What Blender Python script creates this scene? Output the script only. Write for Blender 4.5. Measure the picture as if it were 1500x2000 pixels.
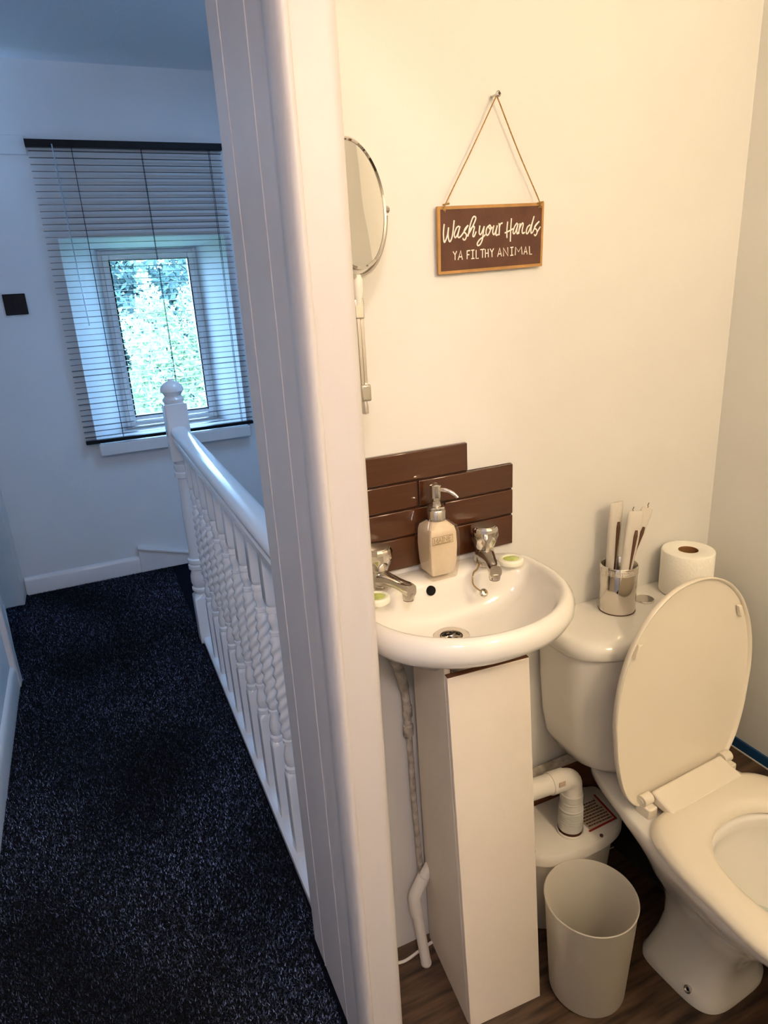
import bpy, bmesh, math, random
import numpy as np
from mathutils import Matrix, Vector

for o in list(bpy.data.objects):
    bpy.data.objects.remove(o, do_unlink=True)
scene = bpy.context.scene
COL = scene.collection
random.seed(7)
RNG = np.random.default_rng(7)
PI = math.pi

# ------------------------------------------------------------------ camera
YAW, PITCH, ROLL, FPX = 0.40397013, 0.32455851, -0.05805058, 1318.26
CAM = Vector((0, 0, 1.5))
_f = Vector((math.sin(YAW)*math.cos(PITCH), math.cos(YAW)*math.cos(PITCH), -math.sin(PITCH)))
_r0 = Vector((math.cos(YAW), -math.sin(YAW), 0)); _u0 = _r0.cross(_f)
_r = math.cos(ROLL)*_r0 + math.sin(ROLL)*_u0
_u = -math.sin(ROLL)*_r0 + math.cos(ROLL)*_u0
cd = bpy.data.cameras.new('camera'); cam = bpy.data.objects.new('camera', cd); COL.objects.link(cam)
cd.sensor_fit = 'VERTICAL'; cd.sensor_height = 36.0; cd.lens = FPX/2000*36.0
cd.clip_start = 0.02; cd.clip_end = 200
mw = Matrix.Identity(4)
for i in range(3):
    mw[i][0] = _r[i]; mw[i][1] = _u[i]; mw[i][2] = -_f[i]; mw[i][3] = CAM[i]
cam.matrix_world = mw
scene.camera = cam

# ------------------------------------------------------------------ world, exposure
SKY_COL, SKY_STR = (0.34, 0.575, 1.0), 18.5
LAMP_COL, LAMP_STR = (1.0, 0.77, 0.485), 70.0
HALL_COL, HALL_STR = (1.0, 0.80, 0.74), 112.0
world = bpy.data.worlds.new('sky'); scene.world = world; world.use_nodes = True
wn = world.node_tree.nodes; bg = wn['Background']
bg.inputs['Color'].default_value = (*SKY_COL, 1); bg.inputs['Strength'].default_value = SKY_STR
scene.view_settings.view_transform = 'Standard'; scene.view_settings.look = 'None'
scene.view_settings.exposure = 0.0; scene.view_settings.gamma = 1.0
scene.view_settings.use_curve_mapping = False

def portal(name, loc, rot, sx, sy):
    ld = bpy.data.lights.new(name, 'AREA'); ld.shape = 'RECTANGLE'; ld.size = sx; ld.size_y = sy
    ld.cycles.is_portal = True
    o = bpy.data.objects.new(name, ld); COL.objects.link(o); o.location = loc; o.rotation_euler = rot
portal('daylight_portal', (0.455, 4.33, 1.27), (-PI/2, 0, 0), 0.6, 1.1)
portal('daylight_portal', (0.92, 2.4, 2.68), (0, 0, 0), 0.50, 1.06)

# ------------------------------------------------------------------ materials
MATS = {}
def mat(name, col, rough=0.5, metal=0.0, bump=0.0, bscale=40.0, spec=0.5, coat=0.0, trans=0.0, ior=1.45,
        var=0.0, vscale=6.0, col2=None, stretch=None, sheen=0.0):
    m = bpy.data.materials.new(name); m.use_nodes = True
    nt = m.node_tree; b = nt.nodes['Principled BSDF']
    b.inputs['Base Color'].default_value = (*col, 1); b.inputs['Roughness'].default_value = rough
    b.inputs['Metallic'].default_value = metal; b.inputs['Specular IOR Level'].default_value = spec
    b.inputs['Coat Weight'].default_value = coat; b.inputs['Coat Roughness'].default_value = 0.08
    b.inputs['Transmission Weight'].default_value = trans; b.inputs['IOR'].default_value = ior
    tc = nt.nodes.new('ShaderNodeTexCoord'); vec = tc.outputs['Object']
    if stretch:
        mp = nt.nodes.new('ShaderNodeMapping'); mp.inputs['Scale'].default_value = stretch
        nt.links.new(vec, mp.inputs['Vector']); vec = mp.outputs['Vector']
    if var or col2:
        n = nt.nodes.new('ShaderNodeTexNoise'); n.inputs['Scale'].default_value = vscale; n.inputs['Detail'].default_value = 5
        nt.links.new(vec, n.inputs['Vector'])
        r = nt.nodes.new('ShaderNodeValToRGB')
        c2 = col2 if col2 else tuple(max(0, c*(1-var)) for c in col)
        r.color_ramp.elements[0].position = 0.35; r.color_ramp.elements[1].position = 0.68
        r.color_ramp.elements[0].color = (*c2, 1); r.color_ramp.elements[1].color = (*col, 1)
        nt.links.new(n.outputs['Fac'], r.inputs['Fac']); nt.links.new(r.outputs['Color'], b.inputs['Base Color'])
    if bump:
        n = nt.nodes.new('ShaderNodeTexNoise'); n.inputs['Scale'].default_value = bscale; n.inputs['Detail'].default_value = 4
        nt.links.new(vec, n.inputs['Vector'])
        bp = nt.nodes.new('ShaderNodeBump'); bp.inputs['Strength'].default_value = bump; bp.inputs['Distance'].default_value = 0.01
        nt.links.new(n.outputs['Fac'], bp.inputs['Height']); nt.links.new(bp.outputs['Normal'], b.inputs['Normal'])
    MATS[name] = m
    return m

mat('wall_paint', (0.76, 0.745, 0.72), 0.55, bump=0.10, bscale=26, var=0.03, vscale=5)
mat('hall_paint', (0.80, 0.82, 0.84), 0.6, bump=0.10, bscale=30, var=0.04, vscale=4)
mat('ceiling_paint', (0.74, 0.75, 0.77), 0.8, bump=0.15, bscale=60)
mat('gloss_paint', (0.78, 0.765, 0.76), 0.28, bump=0.10, bscale=14, stretch=(6, 6, 0.6), coat=0.15)
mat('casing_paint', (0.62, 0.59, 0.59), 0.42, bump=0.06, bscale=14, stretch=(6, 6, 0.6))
mat('white_wood', (0.80, 0.80, 0.81), 0.22, bump=0.05, bscale=30, coat=0.3)
mat('box_paint', (0.83, 0.75, 0.65), 0.42, bump=0.12, bscale=45, var=0.04)
mat('raw_board', (0.16, 0.06, 0.025), 0.85, bump=0.3, bscale=90, col2=(0.08, 0.028, 0.012))
mat('ceramic', (0.84, 0.81, 0.76), 0.10, coat=0.5, bump=0.0)
mat('seat_plastic', (0.82, 0.75, 0.64), 0.32)
mat('pipe_plastic', (0.78, 0.74, 0.68), 0.38)
mat('boot_plastic', (0.62, 0.60, 0.56), 0.45)
mat('dirty_pipe', (0.62, 0.57, 0.50), 0.7, bump=0.5, bscale=120, col2=(0.30, 0.26, 0.21), vscale=40)
mat('black_rubber', (0.006, 0.006, 0.007), 0.75, spec=0.2)
mat('black_plastic', (0.006, 0.007, 0.01), 0.45, spec=0.2)
mat('slat_black', (0.012, 0.016, 0.03), 0.22, spec=0.9)
mat('cord_black', (0.01, 0.012, 0.02), 0.7)
mat('wand_clear', (0.55, 0.62, 0.70), 0.15, trans=0.5)
mat('upvc', (0.86, 0.88, 0.90), 0.22)
mat('chrome', (0.66, 0.62, 0.57), 0.06, metal=1.0)
mat('satin_chrome', (0.62, 0.58, 0.53), 0.22, metal=1.0)
mat('mirror_glass', (0.93, 0.92, 0.88), 0.01, metal=1.0)
mat('copper_gold', (0.55, 0.40, 0.20), 0.25, metal=1.0)
mat('tile_glaze', (0.072, 0.023, 0.008), 0.05, coat=0.6, col2=(0.060, 0.019, 0.007), vscale=9, stretch=(1, 1, 14))
mat('grout', (0.035, 0.014, 0.008), 0.9, bump=0.4, bscale=300)
mat('sign_face', (0.105, 0.040, 0.020), 0.7, bump=0.2, bscale=220, col2=(0.080, 0.030, 0.015), vscale=30)
mat('sign_wood', (0.50, 0.27, 0.09), 0.75, bump=0.2, bscale=150, var=0.25, vscale=30)
mat('sign_paint', (0.86, 0.80, 0.72), 0.6)
mat('twine', (0.55, 0.33, 0.10), 0.95, bump=0.6, bscale=600, var=0.4, vscale=300)
mat('soap_liquid', (0.80, 0.72, 0.60), 0.35, bump=0.10, bscale=90, col2=(0.72, 0.62, 0.46), vscale=18)
mat('gold_ink', (0.22, 0.13, 0.03), 0.5)
mat('tablet_shell', (0.88, 0.86, 0.74), 0.4)
mat('tablet_gel', (0.62, 0.72, 0.22), 0.25, var=0.3, vscale=60)
mat('tissue', (0.93, 0.90, 0.82), 0.95, bump=0.25, bscale=160)
mat('cardboard', (0.26, 0.12, 0.04), 0.9)
mat('sleeve_film', (0.84, 0.78, 0.71), 0.35, trans=0.30, bump=0.25, bscale=60, ior=1.2)
mat('dark_stick', (0.10, 0.045, 0.02), 0.7)
mat('gem', (0.85, 0.80, 0.74), 0.05, metal=0.9)
mat('red_print', (0.32, 0.02, 0.02), 0.6)
mat('dark_print', (0.10, 0.05, 0.035), 0.7)
mat('label_paper', (0.55, 0.43, 0.32), 0.6)
mat('blue_strip', (0.006, 0.045, 0.16), 0.35, col2=(0.006, 0.06, 0.17), vscale=12)
mat('carpet_back', (0.007, 0.009, 0.016), 0.95, bump=0.8, bscale=400, spec=0.05)
mat('window_glass', (0.9, 0.95, 0.95), 0.02)
mat('hedge_leaf', (0.34, 0.44, 0.22), 0.5, col2=(0.16, 0.26, 0.12), vscale=3)
mat('pale_leaf', (0.52, 0.56, 0.36), 0.5, col2=(0.26, 0.36, 0.18), vscale=3)
mat('far_leaf', (0.13, 0.20, 0.17), 0.7, col2=(0.07, 0.13, 0.12), vscale=1)  # dull teal green, distance haze mixed into the leaf colour
mat('bark', (0.10, 0.07, 0.05), 0.9)
mat('lawn', (0.12, 0.20, 0.06), 0.95)
mat('stair_dark', (0.012, 0.014, 0.022), 0.95, bump=0.6, bscale=300)

# frosted bin: diffuse + translucent
m = bpy.data.materials.new('frosted_plastic'); m.use_nodes = True; nt = m.node_tree
p = nt.nodes['Principled BSDF']; p.inputs['Base Color'].default_value = (0.86, 0.82, 0.75, 1); p.inputs['Roughness'].default_value = 0.45
tl = nt.nodes.new('ShaderNodeBsdfTranslucent'); tl.inputs['Color'].default_value = (0.88, 0.84, 0.77, 1)
mx = nt.nodes.new('ShaderNodeMixShader'); mx.inputs[0].default_value = 0.45
nt.links.new(p.outputs[0], mx.inputs[1]); nt.links.new(tl.outputs[0], mx.inputs[2])
nt.links.new(mx.outputs[0], nt.nodes['Material Output'].inputs[0]); MATS['frosted_plastic'] = m
# thin clear panes: transparent with a reflective sheen
def pane_mat(name, tint, gl):
    m = bpy.data.materials.new(name); m.use_nodes = True; nt = m.node_tree
    nt.nodes.remove(nt.nodes['Principled BSDF'])
    t = nt.nodes.new('ShaderNodeBsdfTransparent'); t.inputs['Color'].default_value = (*tint, 1)
    g = nt.nodes.new('ShaderNodeBsdfGlossy'); g.inputs['Roughness'].default_value = 0.02
    lw = nt.nodes.new('ShaderNodeLayerWeight'); lw.inputs['Blend'].default_value = 0.25
    fr = nt.nodes.new('ShaderNodeMath'); fr.operation = 'MULTIPLY_ADD'; fr.inputs[1].default_value = gl; fr.inputs[2].default_value = 0.035
    nt.links.new(lw.outputs['Facing'], fr.inputs[0])
    mx = nt.nodes.new('ShaderNodeMixShader')
    nt.links.new(fr.outputs[0], mx.inputs[0]); nt.links.new(t.outputs[0], mx.inputs[1]); nt.links.new(g.outputs[0], mx.inputs[2])
    nt.links.new(mx.outputs[0], nt.nodes['Material Output'].inputs[0]); MATS[name] = m
pane_mat('window_glass', (0.94, 0.98, 0.97), 0.25)
pane_mat('bottle_acrylic', (0.96, 0.93, 0.89), 0.30)
# lamp diffuser
m = bpy.data.materials.new('lamp_diffuser'); m.use_nodes = True; b = m.node_tree.nodes['Principled BSDF']
b.inputs['Base Color'].default_value = (0.9, 0.88, 0.82, 1); b.inputs['Emission Color'].default_value = (*LAMP_COL, 1)
b.inputs['Emission Strength'].default_value = LAMP_STR; MATS['lamp_diffuser'] = m
# carpet fibres: colour from a per-tuft attribute
m = bpy.data.materials.new('carpet_fibre'); m.use_nodes = True; nt = m.node_tree; b = nt.nodes['Principled BSDF']
a = nt.nodes.new('ShaderNodeAttribute'); a.attribute_name = 'Col'
nt.links.new(a.outputs['Color'], b.inputs['Base Color']); b.inputs['Roughness'].default_value = 0.8
b.inputs['Specular IOR Level'].default_value = 0.25; MATS['carpet_fibre'] = m
# dark wood-effect vinyl floor
m = bpy.data.materials.new('vinyl_floor'); m.use_nodes = True; nt = m.node_tree; b = nt.nodes['Principled BSDF']
tc = nt.nodes.new('ShaderNodeTexCoord'); mp = nt.nodes.new('ShaderNodeMapping'); mp.inputs['Scale'].default_value = (3, 26, 3)
n = nt.nodes.new('ShaderNodeTexNoise'); n.inputs['Scale'].default_value = 2.2; n.inputs['Detail'].default_value = 8
r = nt.nodes.new('ShaderNodeValToRGB')
r.color_ramp.elements[0].position = 0.34; r.color_ramp.elements[0].color = (0.020, 0.011, 0.007, 1)
r.color_ramp.elements[1].position = 0.72; r.color_ramp.elements[1].color = (0.145, 0.085, 0.05, 1)
nt.links.new(tc.outputs['Object'], mp.inputs['Vector']); nt.links.new(mp.outputs[0], n.inputs['Vector'])
nt.links.new(n.outputs['Fac'], r.inputs['Fac']); nt.links.new(r.outputs[0], b.inputs['Base Color'])
b.inputs['Roughness'].default_value = 0.45; MATS['vinyl_floor'] = m

# ------------------------------------------------------------------ mesh helpers
class MB:
    def __init__(s): s.v = []; s.f = []
    def box(s, x0, x1, y0, y1, z0, z1):
        i = len(s.v)
        s.v += [(x0,y0,z0),(x1,y0,z0),(x1,y1,z0),(x0,y1,z0),(x0,y0,z1),(x1,y0,z1),(x1,y1,z1),(x0,y1,z1)]
        s.f += [tuple(i+k for k in q) for q in ((0,3,2,1),(4,5,6,7),(0,1,5,4),(1,2,6,5),(2,3,7,6),(3,0,4,7))]
        return s
    def hexa(s, bot, top):
        i = len(s.v); s.v += [tuple(p) for p in bot] + [tuple(p) for p in top]
        s.f += [tuple(i+k for k in q) for q in ((0,3,2,1),(4,5,6,7),(0,1,5,4),(1,2,6,5),(2,3,7,6),(3,0,4,7))]
        return s
    def poly(s, pts):
        i = len(s.v); s.v += [tuple(p) for p in pts]; s.f.append(tuple(range(i, i+len(pts)))); return s
    def loft(s, rings, cap0=True, cap1=True, closed=True):
        i = len(s.v); n = len(rings[0])
        for r in rings: s.v += [tuple(p) for p in r]
        for k in range(len(rings)-1):
            for j in range(n if closed else n-1):
                a = i+k*n+j; b = i+k*n+(j+1) % n
                s.f.append((a, b, b+n, a+n))
        if cap0: s.f.append(tuple(i+j for j in range(n))[::-1])
        if cap1: s.f.append(tuple(i+(len(rings)-1)*n+j for j in range(n)))
        return s
    def lathe(s, prof, c=(0,0,0), n=32, mtx=None, cap0=True, cap1=True):
        rings = []
        for r, z in prof:
            ring = []
            for j in range(n):
                t = 2*PI*j/n; p = Vector((r*math.cos(t), r*math.sin(t), z))
                if mtx: p = mtx @ p
                ring.append((p[0]+c[0], p[1]+c[1], p[2]+c[2]))
            rings.append(ring)
        return s.loft(rings, cap0, cap1)
    def tube(s, path, r, n=10, flat=None, cap=True):
        """swept tube; r number or list; flat=(axis, factor) squashes the section along a world axis"""
        P = [Vector(p) for p in path]; rings = []; ref = None
        for k, p in enumerate(P):
            t = (P[min(k+1, len(P)-1)] - P[max(k-1, 0)])
            t = t.normalized() if t.length > 1e-9 else Vector((0,0,1))
            if ref is None:
                ref = Vector((0,0,1)) if abs(t.z) < 0.9 else Vector((1,0,0))
            a = (ref - t*ref.dot(t))
            if a.length < 1e-6: a = Vector((0,1,0)) - t*t.y
            a.normalize(); b = t.cross(a); ref = a
            rr = r[k] if isinstance(r, (list, tuple)) else r
            ring = []
            for j in range(n):
                th = 2*PI*j/n; q = a*(rr*math.cos(th)) + b*(rr*math.sin(th))
                if flat: q[flat[0]] *= flat[1]
                ring.append(tuple(p+q))
            rings.append(ring)
        return s.loft(rings, cap, cap)
    def add(s, other):
        i = len(s.v); s.v += other.v; s.f += [tuple(k+i for k in f) for f in other.f]; return s
    def build(s, name, m, parent=None, smooth=35, bevel=0.0, bseg=2, sub=0):
        me = bpy.data.meshes.new(name)
        off = parent.get('_loc', (0,0,0)) if parent is not None else (0,0,0)
        me.from_pydata([(v[0]-off[0], v[1]-off[1], v[2]-off[2]) for v in s.v], [], s.f)
        bm = bmesh.new(); bm.from_mesh(me)
        bmesh.ops.recalc_face_normals(bm, faces=bm.faces); bm.to_mesh(me); bm.free()
        if smooth:
            for p in me.polygons: p.use_smooth = True
            me.set_sharp_from_angle(angle=math.radians(smooth))
        me.materials.append(MATS[m])
        o = bpy.data.objects.new(name, me); COL.objects.link(o)
        if parent is not None:
            o.parent = parent; o['_loc'] = tuple(off)
        if bevel:
            bv = o.modifiers.new('bevel', 'BEVEL'); bv.width = bevel; bv.segments = bseg
            bv.limit_method = 'ANGLE'; bv.angle_limit = math.radians(40)
        if sub:
            sb = o.modifiers.new('subdivision', 'SUBSURF'); sb.levels = sub; sb.render_levels = sub
        return o
def tag(o, label, cat, group=None):
    o['label'] = label; o['category'] = cat
    if group: o['group'] = group
    return o
def thing(name, label, cat, loc, group=None):
    o = bpy.data.objects.new(name, None); COL.objects.link(o); o.location = loc
    o['_loc'] = tuple(loc); o.empty_display_size = 0.05
    return tag(o, label, cat, group)
def struct(o, label=None):
    o['kind'] = 'structure'
    if label: o['label'] = label
    return o
def sellipse(cx, cy, z, a, bf, bb, nf=2.0, nb=2.0, n=64):
    """closed outline: half-width a, extent bf towards -Y and bb towards +Y, each half with its own squareness"""
    r = []
    for j in range(n):
        t = 2*PI*j/n; c, q = math.cos(t), math.sin(t)
        e = nf if q < 0 else nb
        x = math.copysign(abs(c)**(2/e), c)*a; y = math.copysign(abs(q)**(2/e), q)*(bf if q < 0 else bb)
        r.append((cx+x, cy+y, z))
    return r
def catmull(pts, k=6):
    P = [Vector(p) for p in pts]; out = []
    for i in range(len(P)-1):
        p0 = P[max(i-1, 0)]; p1 = P[i]; p2 = P[i+1]; p3 = P[min(i+2, len(P)-1)]
        for j in range(k):
            t = j/k
            out.append(0.5*((2*p1) + (-p0+p2)*t + (2*p0-5*p1+4*p2-p3)*t*t + (-p0+3*p1-3*p2+p3)*t**3))
    out.append(P[-1]); return out

# ------------------------------------------------------------------ the setting
WY = 1.11          # bathroom back wall
FY = 3.90          # landing end wall
CZ = 2.56
floor = struct(MB().box(-0.70, 0.315, -1.7, 3.9, -0.12, 0.0).build('floor', 'carpet_back', smooth=0))
struct(MB().box(0.315, 1.46, -0.8, 1.16, -0.12, 0.0).build('floor_bathroom', 'vinyl_floor', smooth=0))
RX0, RX1, RY0, RY1 = 0.70, 1.14, 1.9, 2.9  # added rooflight opening, out of view, lets extra daylight onto the landing
struct(MB().box(-0.75, 1.6, -1.8, RY0, CZ, CZ+0.1).box(-0.75, 1.6, RY1, 4.1, CZ, CZ+0.1).box(-0.75, RX0, RY0, RY1, CZ, CZ+0.1).box(RX1, 1.6, RY0, RY1, CZ, CZ+0.1).build('ceiling', 'ceiling_paint', smooth=0))
sk = struct(MB().box(RX0,RX0+.04,RY0,RY1,CZ+.02,CZ+.11).box(RX1-.04,RX1,RY0,RY1,CZ+.02,CZ+.11).box(RX0+.04,RX1-.04,RY0,RY0+.04,CZ+.02,CZ+.11).box(RX0+.04,RX1-.04,RY1-.04,RY1,CZ+.02,CZ+.11).build('fill_rooflight', 'upvc', smooth=0), 'rooflight added out of view over the stairwell to brighten the landing')
MB().box(RX0+.04,RX1-.04,RY0+.04,RY1-.04,CZ+.06,CZ+.066).build('pane', 'window_glass', sk, smooth=0)
# end wall with a splayed window opening
w = MB()
X0, X1, Z0, Z1 = 0.015, 0.832, 0.775, 1.80
x0, x1, z0, z1 = 0.193, 0.724, 0.775, 1.760
L, Rr, Bt, Tp = -0.75, 1.6, -2.7, CZ
for q in (((L,FY,Bt),(X0,FY,Bt),(X0,FY,Tp),(L,FY,Tp)), ((X1,FY,Bt),(Rr,FY,Bt),(Rr,FY,Tp),(X1,FY,Tp)),
          ((X0,FY,Bt),(X1,FY,Bt),(X1,FY,Z0),(X0,FY,Z0)), ((X0,FY,Z1),(X1,FY,Z1),(X1,FY,Tp),(X0,FY,Tp)),
          ((X0,FY,Z0),(X0,FY,Z1),(x0,4.215,z1),(x0,4.215,z0)), ((X1,FY,Z0),(X1,FY,Z1),(x1,4.215,z1),(x1,4.215,z0)),
          ((X0,FY,Z1),(X1,FY,Z1),(x1,4.215,z1),(x0,4.215,z1)), ((X0,FY,Z0),(X1,FY,Z0),(x1,4.215,z0),(x0,4.215,z0)),
          ((L,4.32,Bt),(x0,4.32,Bt),(x0,4.32,Tp),(L,4.32,Tp)), ((x1,4.32,Bt),(Rr,4.32,Bt),(Rr,4.32,Tp),(x1,4.32,Tp)),
          ((x0,4.32,Bt),(x1,4.32,Bt),(x1,4.32,z0),(x0,4.32,z0)), ((x0,4.32,z1),(x1,4.32,z1),(x1,4.32,Tp),(x0,4.32,Tp)),
          ((x0,4.215,z0),(x0,4.215,z1),(x0,4.32,z1),(x0,4.32,z0)), ((x1,4.215,z0),(x1,4.215,z1),(x1,4.32,z1),(x1,4.32,z0)),
          ((x0,4.215,z1),(x1,4.215,z1),(x1,4.32,z1),(x0,4.32,z1)), ((x0,4.215,z0),(x1,4.215,z0),(x1,4.32,z0),(x0,4.32,z0)),
          ((L,FY,Tp),(Rr,FY,Tp),(Rr,4.32,Tp),(L,4.32,Tp)), ((L,FY,Bt),(Rr,FY,Bt),(Rr,4.32,Bt),(L,4.32,Bt)),
          ((L,FY,Bt),(L,FY,Tp),(L,4.32,Tp),(L,4.32,Bt)), ((Rr,FY,Bt),(Rr,FY,Tp),(Rr,4.32,Tp),(Rr,4.32,Bt))):
    w.poly(q)
wo = w.build('wall_end', 'hall_paint', smooth=0)
bm = bmesh.new(); bm.from_mesh(wo.data); bmesh.ops.remove_doubles(bm, verts=bm.verts, dist=1e-5)
bmesh.ops.recalc_face_normals(bm, faces=bm.faces); bm.to_mesh(wo.data); bm.free()
struct(wo)
# left wall of the landing, then a slightly skewed doorway beyond it
struct(MB().box(-0.70, -0.478, -1.7, 2.90, 0, CZ).build('wall_left', 'hall_paint', smooth=0))
MB_ = MB().hexa([(-0.70,2.90,0),(-0.49,2.90,0),(-0.60,3.76,0),(-0.70,3.76,0)], [(-0.70,2.90,CZ),(-0.49,2.90,CZ),(-0.60,3.76,CZ),(-0.70,3.76,CZ)])
d1 = struct(MB_.build('door_1', 'gloss_paint', smooth=0), 'white painted door in the left landing wall')
fr = MB().hexa([(-0.475,2.905,0),(-0.458,2.905,0),(-0.578,3.76,0),(-0.595,3.76,0)], [(-0.475,2.905,0.03),(-0.458,2.905,0.03),(-0.578,3.76,0.03),(-0.595,3.76,0.03)])
fr.build('threshold', 'gloss_paint', d1, bevel=0.003)
MB().box(-0.50, -0.455, 2.86, 2.925, 0, 2.05).build('architrave', 'gloss_paint', d1, bevel=0.006)
MB().box(-0.70, -0.485, 3.755, 3.90, 0, 2.05).build('architrave', 'gloss_paint', d1, bevel=0.006)
# near end of the landing, behind the viewer
struct(MB().box(-0.70, 0.40, -1.75, -1.63, 0, CZ).build('wall_near', 'hall_paint', smooth=0))
# partition between landing and bathroom (doorway from y 0.2 to 0.87) and the bathroom shell
struct(MB().box(0.29, 0.354, -1.7, 0.12, 0, CZ).box(0.29, 0.354, 0.12, 0.90, 2.06, CZ).build('wall_partition', 'hall_paint', smooth=0))
bw = MB().box(0.280, 1.46, WY, 1.22, -2.7, CZ)
struct(MB().box(0.285, 0.350, 0.885, WY, 0, CZ).build('wall_nib', 'wall_paint', smooth=0))
struct(bw.build('wall_back', 'wall_paint', smooth=0))
struct(MB().box(1.34, 1.46, -0.8, WY, 0, CZ).build('wall_right', 'wall_paint', smooth=0))
struct(MB().box(0.29, 1.46, -0.9, -0.8, 0, CZ).build('wall_bathroom_near', 'wall_paint', smooth=0))
# stairwell: side wall and carpeted steps going down
struct(MB().box(1.34, 1.46, 1.22, FY, -2.7, CZ).build('wall_stairwell', 'hall_paint', smooth=0))
sw = struct(MB().box(0.315, 1.34, 1.22, FY, -2.75, -2.62).build('floor_stairwell', 'stair_dark', smooth=0))
struct(MB().box(0.315, 0.42, 2.95, 3.90, -0.12, 0.0).build('floor_landing_edge', 'carpet_back', smooth=0))
struct(MB().box(0.30, 0.315, 1.22, 3.90, -2.7, -0.12).build('wall_below_landing', 'hall_paint', smooth=0))
for k in range(9):
    MB().box(0.42+k*0.1, 0.52+k*0.1+0.02, 2.95, 3.90, -2.62, -0.19*(k+1)).build('stair_tread', 'stair_dark', sw, smooth=0)
# door lining: casing on the landing side, rounded edge, jamb face
def lining(pts, name, z1=2.06):
    return MB().loft([[(x, y, 0) for x, y in pts], [(x, y, z1) for x, y in pts]]).build(name, 'casing_paint', smooth=14)
bead = catmull([(0.2742,0.945,0),(0.2742,0.930,0),(0.2725,0.918,0),(0.2695,0.906,0),(0.2675,0.894,0),(0.2670,0.882,0),(0.2685,0.869,0),(0.2725,0.859,0),(0.2790,0.8545,0),(0.2850,0.857,0),(0.2870,0.863,0)], 5)
prof = [(0.274,1.222),(0.2742,1.1475),(0.2730,1.1465),(0.2730,1.1455),(0.2742,1.1445),(0.2742,1.0015),(0.2732,1.0005),(0.2732,0.9998),(0.2742,0.9988)] + [(p.x, p.y) for p in bead] + [(0.2870,0.871)]
prof += [(0.2885,0.8705)] + [(p.x, p.y) for p in catmull([(0.3345,0.8695,0),(0.3400,0.8703,0),(0.3455,0.8730,0),(0.3505,0.8780,0),(0.3535,0.8850,0),(0.355,0.895,0)], 5)] + [(0.355,0.930),(0.30,0.930),(0.30,1.222)]
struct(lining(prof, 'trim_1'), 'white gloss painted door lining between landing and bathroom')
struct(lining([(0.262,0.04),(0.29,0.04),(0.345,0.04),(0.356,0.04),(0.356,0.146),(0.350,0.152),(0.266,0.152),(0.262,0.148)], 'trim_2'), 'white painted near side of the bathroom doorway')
struct(MB().box(0.262, 0.356, 0.04, 0.93, 2.06, 2.12).build('trim_3', 'gloss_paint', bevel=0.006))
# skirtings
def skirt(pts, name, h=0.10, t=0.016):
    """pts: two floor points, board stands to the left of a->b"""
    a, b = Vector((*pts[0], 0)), Vector((*pts[1], 0)); d = (b-a).normalized(); nrm = Vector((-d.y, d.x, 0))
    pr = [(0,0),(t,0),(t,h-0.022),(t*0.75,h-0.012),(t*0.45,h-0.004),(0.001,h),(0,h)]
    rings = [[tuple(p + nrm*u + Vector((0,0,z))) for u, z in pr] for p in (a, b)]
    return MB().loft(rings).build(name, 'gloss_paint', smooth=30)
struct(skirt([(0.128, FY), (-0.478, FY)], 'baseboard_end'))
struct(skirt([(-0.478, 2.87), (-0.478, -1.6)], 'baseboard_left', h=0.105, t=0.017))
# stair string on the end wall, dipping to the right behind the newel
st = MB().hexa([(0.118,3.878,0),(0.43,3.878,0),(0.43,3.90,0),(0.118,3.90,0)], [(0.118,3.878,0.145),(0.43,3.878,0.055),(0.43,3.90,0.055),(0.118,3.90,0.145)])
so = struct(st.build('trim_4', 'gloss_paint', bevel=0.004), 'white sloping stair string board on the end wall')
MB().hexa([(0.116,3.868,0.142),(0.432,3.868,0.050),(0.432,3.90,0.050),(0.116,3.90,0.142)], [(0.116,3.868,0.158),(0.432,3.868,0.066),(0.432,3.90,0.066),(0.116,3.90,0.158)]).build('capping', 'gloss_paint', so, bevel=0.004)
struct(MB().box(-0.75, -0.045, 3.893, 3.905, 2.168, 2.25).build('trim_5', 'hall_paint', bevel=0.003), 'faint painted batten on the end wall beside the blind')
# bathroom ledge, tape, brown panel behind the macerator
struct(MB().box(1.232, 1.34, -0.8, WY, 0, 0.345).build('trim_6', 'vinyl_floor', bevel=0.003), 'dark wood effect ledge along the right bathroom wall')
bs = struct(MB().box(1.3345, 1.341, -0.8, WY, 0.3485, 0.374).build('trim_7', 'blue_strip', smooth=0), 'blue strip along the foot of the right wall')
MB().box(1.333, 1.341, -0.8, WY, 0.345, 0.3485).build('edge_bead', 'pipe_plastic', bs, smooth=0)
struct(MB().box(0.70, 1.232, 1.098, 1.112, 0.02, 0.362).build('trim_8', 'raw_board', smooth=0), 'brown board low on the back wall')

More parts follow.
